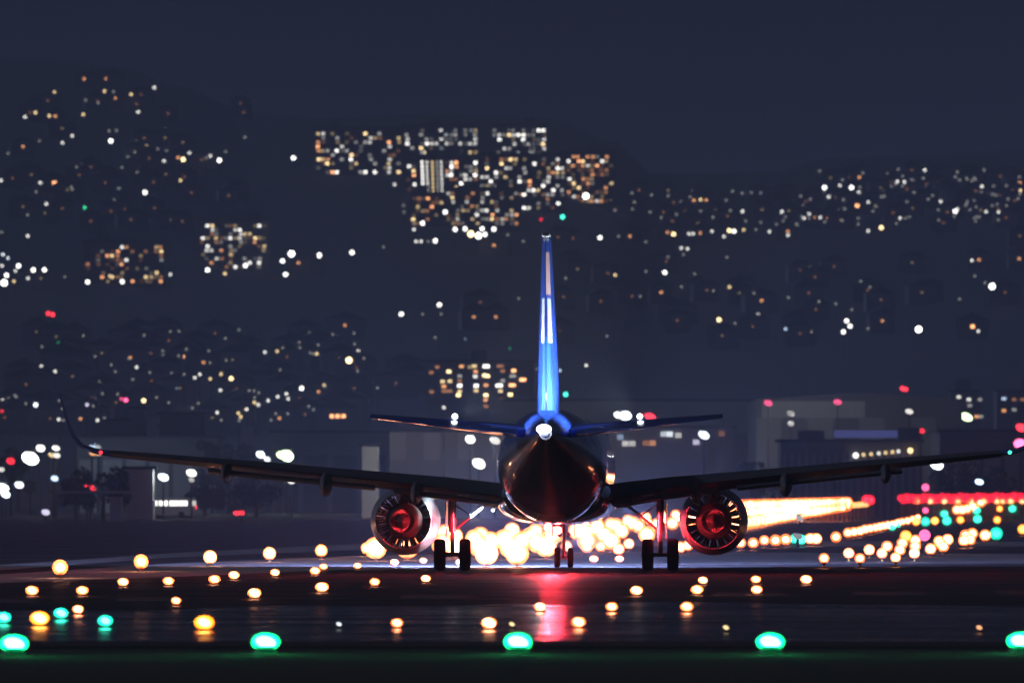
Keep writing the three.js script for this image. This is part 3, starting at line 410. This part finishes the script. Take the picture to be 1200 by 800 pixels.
// blocks of flats: every lit window is a part
const mixes = { mix: 'wwwwyyoo', warm: 'ooooyyyw', cool: 'wwwwwvy', amber: 'yyyoow' };
function flats(name, label, x0, x1, y0, y1, D, lit, mix, gain, cw = 5.6, ch = 5.0, list) {
  const p = D ? V(0, 0, -D) : onHill((x0 + x1) / 2, y1 + 2); D = -p.z;
  const base = D > NEAR ? hillY((x0 + x1) / 2, D) : 0, X0 = bearing(x0, D), X1 = bearing(x1, D), top = height(y0 - 4, D), bottom = Math.min(base, height(y1 + 3, D)) - 0.5, w = X1 - X0 + 1.2;
  const o = thing(name, label, 'apartment block', V((X0 + X1) / 2, base, -D));
  part('wall', unit, wallMats[Math.floor(rnd() * 3)], o, V(0, (top + bottom) / 2 - base, -6)).scale.set(w, top - bottom, 12);
  part('roof', unit, roofMat, o, V(0, top - base + 0.2, -6)).scale.set(w + 0.6, 0.4, 12.6);
  part('stair_house', unit, wallMats[0], o, V(w * R(-0.3, 0.3), top - base + 1.4, -7)).scale.set(3, 2, 4);
  const put = (px, py, hue, lv, sx = 1) => { const s = 3.9 / FOCAL * D; part('window', unit, glow(hue, step(lv * clear(D))), o, V(bearing(px, D) - (X0 + X1) / 2, height(py, D) - base, 0.04)).scale.set(s * sx, s * 0.86, 0.08); };
  if (list) { for (const [px, py, c] of list) put(px, py, c[0], (c[1] === '-' ? 0.3 : c[1] === '+' ? 2.2 : 1.0) * gain, c.endsWith('s') ? 0.62 : c[2] === 'x' ? 1.9 : 1.25); return; }
  const nx = Math.max(1, Math.round((x1 - x0) / cw)), ny = Math.max(1, Math.round((y1 - y0) / ch)), m = mixes[mix];
  for (let j = 0; j < ny; j++) for (let i = 0; i < nx; i++) if (rnd() < lit) put(x0 + (i + 0.5) * (x1 - x0) / nx + R(-0.8, 0.8), y0 + (j + 0.5) * (y1 - y0) / ny, m[Math.floor(rnd() * m.length)], gain * [0.07, 0.14, 0.28, 0.6, 1.4][Math.floor(rnd() * 5)]);
}
flats('apartment_block', 'long low block with sparse white and orange windows at the end of the terrace', 370, 470, 154, 204, 0, 0.42, 'mix', 1.2);
flats('apartment_block', 'narrow flats behind the brilliantly lit stair tower', 474, 560, 150, 181, 0, 0.45, 'cool', 1.1);
flats('apartment_block', 'upper flats with pale windows along the skyline of the terrace', 576, 640, 150, 182, 0, 0.62, 'cool', 1.1);
flats('apartment_block', 'stepped flats with bright white strip windows beside the stair tower', 520, 566, 188, 222, 0, 0.5, 'mix', 1.5);
flats('apartment_block', 'wide mid terrace block peppered with orange and white windows', 562, 662, 184, 246, 0, 0.42, 'mix', 1.2);
flats('apartment_block', 'tall end block with mostly orange windows where the terrace stops', 664, 719, 181, 238, 0, 0.62, 'warm', 1.1);
flats('apartment_block', 'lower block of mixed windows above the glaring yellow yard lamps', 522, 608, 224, 264, 0, 0.42, 'mix', 0.9);
flats('apartment_block', 'small dim block below the brilliantly lit stair tower', 482, 520, 230, 264, 0, 0.40, 'warm', 1.0);
flats('apartment_block', 'slim block with a few warm windows touching the stair tower', 476, 488, 192, 224, 0, 0.55, 'warm', 1.0);
flats('apartment_block', 'hillside flats with scattered white and orange windows above a bare slope', 234, 312, 262, 315, 0, 0.42, 'mix', 1.0);
flats('apartment_block', 'dim square block with orange stairwell windows above the street lamps', 100, 191, 287, 332, 0, 0.40, 'warm', 0.8);
{ // the brilliantly lit tower
  const rows = []; for (let j = 0; j < 8; j++) for (const [x, c] of [[494.5, 'w+'], [500, 'w'], [506.5, 'y'], [512, 'w-'], [517, 'w']]) rows.push([x + j * 0.15, 190 + j * 4.9, c + 's']);
  flats('stair_tower', 'brilliantly lit stair tower with columns of white and yellow landings', 490, 520, 188, 227, 0, 0, '', 0.9, 7, 6, rows);
}
flats('rooftop_hall', 'low roof hall with one glaring white panel beside the stair tower', 526, 544, 183, 191, 0, 0, '', 1.6, 7, 6, [[529, 184, 'w+x'], [535, 186, 'w+x'], [540, 187, 'w+x'], [534, 189, 'w+x']]);
{ // amber lit flats behind the fin
  const L = [[593, 495, 'y+'], [662, 467, 'o'], [708, 470, 'y-'], [733, 465, 'y'], [740, 495, 'o'], [738, 522, 'w'], [798, 466, 'w+x'], [790, 516, 'y+'], [805, 520, 'y+'], [875, 465, 'o-x'], [890, 492, 'o-'], [950, 490, 'o+'], [945, 520, 'w-x'], [1000, 540, 'o+x'], [558, 550, 'y'], [598, 548, 'y'], [565, 577, 'o'], [570, 603, 'o-x'], [600, 603, 'o-'], [652, 520, 'w-'], [652, 547, 'o-'], [652, 573, 'w+'], [652, 605, 'y'], [645, 625, 'y+'], [743, 573, 'w+'], [743, 600, 'y'], [797, 570, 'o'], [797, 625, 'y+'], [797, 652, 'o'], [797, 687, 'o-'], [870, 572, 'w+x'], [890, 545, 'w-'], [877, 602, 'y'], [880, 650, 'o-'], [942, 570, 'o+x'], [932, 622, 'y+'], [497, 607, 'o-'], [495, 500, 'o-'], [528, 470, 'o-']].map(([x, y, c]) => [400 + x / 4.704, 330 + y / 4.704, c]);
  flats('apartment_block', 'broad block of glowing amber windows rising just left of the blue fin', 502, 622, 428, 478, 2350, 0, '', 1.2, 7, 6, L);
}
flats('apartment_block', 'far block with a few white windows above the pale green lamp', 1118, 1146, 463, 482, 2320, 0, '', 0.9, 7, 6, [[1124, 465, 'w'], [1136, 468, 'w'], [1149, 468, 'w-'], [1124, 477, 'w'], [1137, 475, 'w-'], [1145, 488, 'o'], [1150, 488, 'w-']]);
flats('apartment_block', 'far block with one blue and one orange window near the wing tip', 1172, 1212, 463, 482, 2340, 0, '', 0.9, 7, 6, [[1177, 467, 'b'], [1189, 468, 'o-'], [1177, 481, 'o'], [1189, 480, 'w-'], [1199, 468, 'o-']]);

// ---------------------------------------------------------------- airport buildings in the middle distance
const panelMats = [std([0.42, 0.41, 0.40]), std([0.28, 0.27, 0.27]), std([0.16, 0.15, 0.16]), std([0.6, 0.6, 0.58])];
function hall(name, label, x0, x1, y0, D, m = 1, deep = 30, bays = 0, roofRise = 0, category = 'building') {
  const w = bearing(x1, D) - bearing(x0, D), h = height(y0, D), o = thing(name, label, category, V(bearing((x0 + x1) / 2, D), 0, -D));
  part('wall', unit, panelMats[m], o, V(0, h / 2, -deep / 2)).scale.set(w, h, deep);
  if (roofRise) { const s = new THREE.Shape([new THREE.Vector2(-w / 2 - 0.4, 0), new THREE.Vector2(w / 2 + 0.4, 0), new THREE.Vector2(0, roofRise)]); part('roof', new THREE.ExtrudeGeometry(s, { depth: deep + 0.8, bevelEnabled: false }).translate(0, h + 0.003, -deep - 0.4), panelMats[m], o); }
  else part('roof', unit, roofMat, o, V(0, h + 0.15, -deep / 2)).scale.set(w + 0.6, 0.3, deep + 0.6);
  for (let i = 0; i < bays; i++) part('bay_door', unit, panelMats[(m + 1) % 3], o, V(-w / 2 + (i + 0.5) * w / bays, h * 0.36, 0.05)).scale.set(w / bays * 0.82, h * 0.72, 0.14);
  return { o, w, h, D };
}
function lampPost(px, py, D, hue, level, r, label, group, aim) {
  const h = Math.max(0.6, height(py, D)), o = thing('floodlight_mast', label, 'floodlight', V(bearing(px, D), 0, -D), 0, group);
  part('mast', new THREE.CylinderGeometry(0.06, 0.10, h, 8), poleMat, o, V(0, h / 2, 0));
  part('hood', new THREE.CylinderGeometry(r * 1.05, r * 0.7, 0.12, 14), poleMat, o, V(0, h + r * 0.92, 0));
  part('lamp_head', headGeo, glow(hue, step(level)), o, V(0, h, 0)).scale.set(r * R(2.0, 2.6), r * R(1.5, 1.8), r * 2);
  o.children[2].rotation.z = R(-0.5, -0.1);
  if (aim) point(hue, aim, V(0, h, -r - 0.3), r, o);
}
hall('control_building', 'plain two step block beyond the winglet, taller part with blank wall', 119, 151, 493, 1750, 1, 18);
hall('control_building', 'square tower standing against the two step block beyond the winglet', 151, 168, 479, 1750, 1, 14);
hall('office_block', 'broad flat roofed block with pale street lamps before it', 187, 236, 485, 1800, 2, 20);
hall('freight_shed', 'long low freight shed above the outer wing', 90, 255, 514, 1500, 2, 30, 6);
hall('freight_shed', 'wide brownish shed behind the pale green floodlight', 318, 455, 507, 1550, 1, 40, 4);
{ const b = hall('cargo_terminal', 'grey cargo terminal lit by white floodlights beyond the wing root', 456, 596, 506, 1250, 1, 40);
  part('loading_door', unit, panelMats[3], b.o, V(bearing(478, 1250) - bearing(526, 1250), 3.6, 0.06)).scale.set(4.4, 1.4, 0.1);
  for (let i = 0; i < 7; i++) part('wall_panel', unit, panelMats[i % 2], b.o, V(-b.w / 2 + (i + 0.5) * b.w / 7, b.h * 0.83, 0.03)).scale.set(b.w / 7 - 0.08, b.h * 0.32, 0.05); }
hall('kiosk', 'small whitish box kiosk in front of the brownish shed', 424, 443, 523, 1230, 3, 6);
hall('guard_hut', 'pale lit hut wall below the outer wing beside a bluish lamp', 146, 179, 550, 1180, 3, 8);
{ const b = hall('gatehouse', 'low gatehouse with a thin pale canopy below the winglet', 128, 141, 582, 1120, 3, 5);
  part('canopy', unit, panelMats[3], b.o, V(-2.2, b.h + 0.42, 0.4)).scale.set(7.6, 0.22, 3.2);
  for (const x of [-5.6, -3.2]) part('canopy_post', new THREE.CylinderGeometry(0.06, 0.06, b.h + 0.3, 8), poleMat, b.o, V(x, (b.h + 0.3) / 2, 1.6)); }
{ // big hangar with a shallow gable
  const b = hall('hangar', 'huge grey hangar with pale shallow gable and pink roof lamps', 886, 1128, 468, 1450, 2, 60, 0, 0.8, 'hangar');
  for (let i = 0; i < 8; i++) part('hangar_door', unit, panelMats[i % 2 ? 2 : 1], b.o, V(-b.w / 2 + (i + 0.5) * b.w / 8, b.h * 0.42, 0.08 + (i % 2) * 0.12)).scale.set(b.w / 8 - 0.1, b.h * 0.84, 0.1);
  part('gable_panel', unit, panelMats[0], b.o, V(-b.w * 0.22, b.h * 0.90, 0.06)).scale.set(b.w * 0.5, b.h * 0.17, 0.1);
}
hall('hangar', 'lower flat roofed hangar reaching behind the tail fin', 574, 884, 470, 1500, 1, 50, 5, 0, 'hangar');
{ const b = hall('terminal', 'terminal front with pillars, a long blue sign band and a row of yellow lamps', 915, 1080, 518, 1280, 2, 14, 0);
  for (let i = 0; i < 19; i++) part('pillar', unit, panelMats[1], b.o, V(-b.w / 2 + 0.4 + i * (b.w - 0.8) / 18, b.h * 0.42, 0.24)).scale.set(0.28, b.h * 0.84, 0.4);
  part('sign_band', unit, new THREE.MeshStandardMaterial({ color: rgb(0.1, 0.1, 0.3), emissive: rgb(0.16, 0.18, 0.55), emissiveIntensity: 0.35 }), b.o, V(bearing(1015, 1280) - bearing(997.5, 1280), b.h + 0.85, -0.3)).scale.set(6.6, 0.75, 0.2);
  part('roof_plant', unit, roofMat, b.o, V(bearing(951, 1280) - bearing(997.5, 1280), b.h + 0.75, -1)).scale.set(2.7, 0.95, 3);
  part('roof_plant', unit, roofMat, b.o, V(bearing(1066, 1280) - bearing(997.5, 1280), b.h + 0.9, -1)).scale.set(2.2, 1.2, 3);
  [1003, 1012, 1021, 1030, 1038, 1046, 1053, 1067].forEach((x, i) => part('canopy_lamp', headGeo, glow(i % 3 ? 'y' : 'w', i === 0 || i === 7 ? 2.5 : 1.2), b.o, V(bearing(x, 1280) - bearing(997.5, 1280), height(533.5 - i * 0.8, 1280), 0.7)).scale.setScalar(i === 0 || i === 7 ? 0.6 : 0.42)); }
hall('warehouse', 'purplish dark warehouse under the wing tip', 1102, 1200, 506, 1350, 2, 30, 4);
hall('maintenance_shed', 'low shed with lit openings under the stabilizer', 716, 860, 502, 1230, 2, 25, 0);
// glazed openings of the low shed
for (const [x, y, h, l] of [[727, 512, 'b', 0.5], [733, 519.5, 'w', 0.7], [741, 519.5, 'w', 0.6], [765, 519, 'o', 0.6], [757, 519, 'o', 0.3], [778, 508.5, 'v', 0.7], [785, 508.5, 'v', 1.2], [795, 510, 'w', 0.6], [816, 518, 'l', 0.8], [846, 508, 'o', 0.2]]) {
  const D = 1229.6, o = thing('lit_window', `${lampWords[h]} lit opening in the low shed under the stabilizer`, 'window', V(bearing(x, D), height(y, D), -D), 0, `${lampWords[h]} openings in the low shed`);
  part('pane', unit, glow(h, l), o).scale.set(0.62, 0.5, 0.05); part('sill', unit, panelMats[1], o, V(0, -0.31, 0.04)).scale.set(0.8, 0.08, 0.16);
}
for (const [x, y, D, h, l, r, t, g, aim] of [
  [35, 537, 1300, 'w', 9, 0.75, 'glaring white floodlight on a mast beyond the winglet', , 90], [47, 525, 1310, 'w', 3, 0.42, 'round white floodlight behind the glaring one', , 60], [65, 525, 1310, 'w', 2, 0.36, 'white floodlight in a lower pair near the winglet', 'white pair near the winglet'], [60, 533, 1310, 'y', 1.2, 0.28, 'yellowish lamp below the white pair near the winglet'], [66, 533.5, 1310, 'w', 1.5, 0.32, 'white floodlight in a lower pair near the winglet', 'white pair near the winglet'],
  [12, 540, 1280, 'r', 2, 0.4, 'red obstruction lamp beside the glaring white floodlight'], [63.5, 560.5, 1250, 'b', 2.4, 0.36, 'bluish lamp by the dark tree'], [22, 568, 1240, 'v', 3, 0.4, 'bluish white lamp over the road'], [2, 572, 1230, 'v', 6, 0.6, 'glaring bluish lamp over the road junction'], [6, 579, 1225, 'v', 4, 0.42, 'smaller bluish lamp below the road junction'], [53, 600, 1130, 'l', 1.4, 0.34, 'lavender lamp low on the grass'], [1, 550, 1250, 'w', 1, 0.3, 'small white lamp near the obstruction lamp'],
  [107, 524, 1480, 'b', 1.2, 0.36, 'dim bluish lamp on the freight shed front', , 160], [114, 524, 1480, 'v', 0.6, 0.36, 'very dim lamp next to the bluish shed lamp'], [108, 531, 1480, 'o', 1.6, 0.34, 'orange lamp just over the wing tip', 'orange lamps over the wing tip'], [115, 531, 1480, 'o', 1.6, 0.34, 'orange lamp just over the wing tip', 'orange lamps over the wing tip'], [105, 573, 1200, 'r', 7, 0.46, 'strong red lamp in front of the dark tree'], [101, 571, 1200, 'r', 4, 0.3, 'small red lamp touching the strong red one'], [191, 559, 1180, 'v', 4, 0.42, 'bluish white lamp on the lit hut', , 30],
  [224, 554, 1200, 'w', 3, 0.42, 'white lamp below the middle of the wing', , 60], [224, 562, 1200, 'w', 0.6, 0.28, 'faint lamp under the white one below the wing'], [305, 532.5, 1400, 'v', 4, 0.46, 'white floodlight in front of the brownish shed', , 500], [313, 538, 1400, 'v', 2, 0.36, 'smaller floodlight in front of the brownish shed'], [336, 534, 1380, 'e', 10, 0.72, 'glaring pale green floodlight in front of the brownish shed', , 260], [330, 533, 1390, 'e', 5, 0.5, 'second pale green floodlight on the brownish shed'], [341, 564, 1200, 'w', 1.6, 0.3, 'small white lamp below the pale green floodlight'],
  [277, 601, 1090, 'r', 2.5, 0.24, 'small red lamp of a low pair on the grass', 'low red pair on the grass'], [283, 600.5, 1090, 'r', 2.5, 0.24, 'small red lamp of a low pair on the grass', 'low red pair on the grass'],
  [551, 514.5, 1225, 'w', 3, 0.48, 'white floodlight high on the cargo terminal', , 110], [580, 516, 1225, 'w', 1.2, 0.45, 'dimmer floodlight high on the cargo terminal', , 40], [561, 543, 1200, 'w', 3.5, 0.58, 'low white floodlight before the cargo terminal', , 260],
  [520, 496, 1210, 'v', 0.9, 0.3, 'small lamp peeping over the stabilizer'], [733, 487, 1420, 'v', 7, 0.6, 'glaring white floodlight above the stabilizer', , 260], [724, 486, 1425, 'w', 5, 0.42, 'white floodlight touching the glaring one above the stabilizer'], [762, 488.5, 1410, 'r', 4, 0.52, 'red lamp beside the glaring floodlight'], [752, 487, 1410, 'r', 1.5, 0.3, 'dull red lamp beside the glaring floodlight'], [825, 509.5, 1215, 'v', 2.6, 0.46, 'bluish white lamp at the end of the low shed'],
  [900.5, 472, 1435, 'p', 1.6, 0.40, 'pink roof lamp on the huge hangar', 'pink roof lamps'], [982, 471, 1435, 'p', 1.6, 0.40, 'pink roof lamp on the huge hangar', 'pink roof lamps'], [927, 484, 1430, 'w', 0.5, 0.36, 'faint upper lamp on the hangar gable'], [927, 496, 1430, 'w', 0.8, 0.38, 'faint lower lamp on the hangar front', , 70], [1066, 482, 1430, 'w', 1.2, 0.38, 'small white lamp on the hangar shoulder'], [1080, 504.5, 1340, 'r', 1.8, 0.32, 'small red lamp at the terminal corner'],
  [1133, 488.5, 1500, 'e', 4, 0.62, 'pale green floodlight beyond the hangar'], [1098, 544, 1150, 'v', 6, 0.55, 'glaring white lamp under the outer starboard wing'], [1092, 541, 1155, 'v', 3, 0.32, 'smaller lamp touching the glaring one under the starboard wing'], [1148, 564.5, 1130, 'b', 4, 0.34, 'small bluish lamp above the red bar'], [1197, 501, 1340, 'r', 4, 0.5, 'red lamp over the purplish warehouse'], [1196, 520, 1300, 'p', 6, 0.62, 'pink red lamp beyond the starboard wing tip'], [979, 558, 1150, 'g', 0.4, 0.4, 'dim green lamp above the amber row'],
  [937, 615, 1000, 'v', 0.5, 0.32, 'faint grey lamp between the two runway rows'], [935, 646, 620, 'v', 0.35, 0.2, 'faint grey lamp beside the concrete strip'],
]) lampPost(x, y, D, h, l, r, t, g, aim);

// service van with lit cabin
{
  const p = onGround(199, 607), v = thing('service_van', 'white service van with lit windows and red tail lamps below the wing', 'van', p, Math.PI / 2 - 0.3);
  const s = new THREE.Shape([[-2.4, 0.35], [2.4, 0.35], [2.45, 0.9], [2.1, 1.15], [1.5, 1.85], [1.2, 2.0], [-2.35, 2.0], [-2.45, 1.7]].map(([a, b]) => new THREE.Vector2(a, b)));
  part('body', new THREE.ExtrudeGeometry(s, { depth: 1.7, bevelEnabled: true, bevelSize: 0.06, bevelThickness: 0.06, bevelSegments: 2 }).translate(0, 0, -0.85).rotateY(Math.PI / 2), std([0.7, 0.7, 0.7], 0.35), v);
  for (const sx of [-1, 1]) {
    for (const z of [-1.5, -0.4, 0.7, 1.7]) part('window', unit, glow('w', 2.6), v, V(sx * 0.915, 1.5, z)).scale.set(0.02, 0.5, 0.9);
    for (const z of [-1.5, 1.5]) part('wheel', new THREE.CylinderGeometry(0.34, 0.34, 0.22, 20).rotateZ(Math.PI / 2), rubber, v, V(sx * 0.82, 0.34, z));
    part('tail_lamp', unit, glow('r', 2.5), v, V(sx * 0.75, 1.1, 2.52)).scale.set(0.2, 0.36, 0.05);
    part('headlamp', unit, glow('w', 5), v, V(sx * 0.68, 0.85, -2.53)).scale.set(0.3, 0.2, 0.05);
  }
  part('rear_window', unit, glow('w', 0.8), v, V(0, 1.5, 2.53)).scale.set(1.2, 0.5, 0.03);
}
// trees along the field edge
const leafMats = [std([0.020, 0.028, 0.014], 0.9), std([0.028, 0.036, 0.018], 0.9)];
function tree(px, D, top, wpx, label) {
  const h = height(top, D), w = wpx / FOCAL * D / 2, o = thing('broadleaf_tree', label, 'tree', V(bearing(px, D), 0, -D));
  part('trunk', merge([rod(V(0, 0, 0), V(0.1, h * 0.5, 0), 0.22, 0.12), rod(V(0.1, h * 0.4, 0), V(w * 0.5, h * 0.7, 0.3), 0.1, 0.04), rod(V(0.05, h * 0.35, 0), V(-w * 0.5, h * 0.68, -0.3), 0.1, 0.04)]), std([0.06, 0.045, 0.03], 0.9), o);
  const pos = [], clumps = []; for (let i = 0; i < 14; i++) clumps.push([V(R(-0.75, 0.75) * w, h * R(0.38, 0.86), R(-0.7, 0.7) * w), R(0.22, 0.42) * w]);
  for (let i = 0; i < 2600; i++) { const [c, r] = clumps[i % 14], d = V(R(-1, 1), R(-1, 1), R(-1, 1)).normalize().multiplyScalar(r * Math.cbrt(R(0.2, 1))), p = c.clone().add(d), a = V(R(-1, 1), R(-1, 1), R(-1, 1)).normalize().multiplyScalar(0.17), b = V(R(-1, 1), R(-1, 1), R(-1, 1)).normalize().multiplyScalar(0.12);
    for (const q of [p.clone().add(a), p.clone().add(b), p.clone().sub(a), p.clone().sub(a), p.clone().sub(b), p.clone().add(a)]) pos.push(q.x, Math.min(h, q.y), q.z); }
  const g = new THREE.BufferGeometry(); g.setAttribute('position', new THREE.Float32BufferAttribute(pos, 3)); g.computeVertexNormals();
  part('crown', g, leafMats[Math.floor(rnd() * 2)], o);
}
tree(120, 1160, 543, 74, 'broad dark tree behind the strong red lamp');
tree(88, 1190, 556, 50, 'smaller dark tree beside the bluish lamp');
tree(248, 1480, 505, 40, 'round tree on the roofline beside the pale street lamps');
tree(20, 1420, 520, 46, 'dark tree behind the round white floodlight');
tree(240, 1300, 568, 50, 'dark shrubby tree under the middle of the wing');
tree(268, 1500, 511, 60, 'wide dark tree at the end of the freight shed');
tree(300, 1250, 556, 70, 'dark tree under the wing near the small white lamp');
tree(890, 1230, 530, 60, 'dark tree behind the starboard engine');
tree(1120, 1200, 540, 70, 'dark tree beside the glaring lamp under the starboard wing');
tree(1170, 1190, 546, 60, 'dark tree above the yellow lamps of the red bar');

renderer.render(scene, camera);
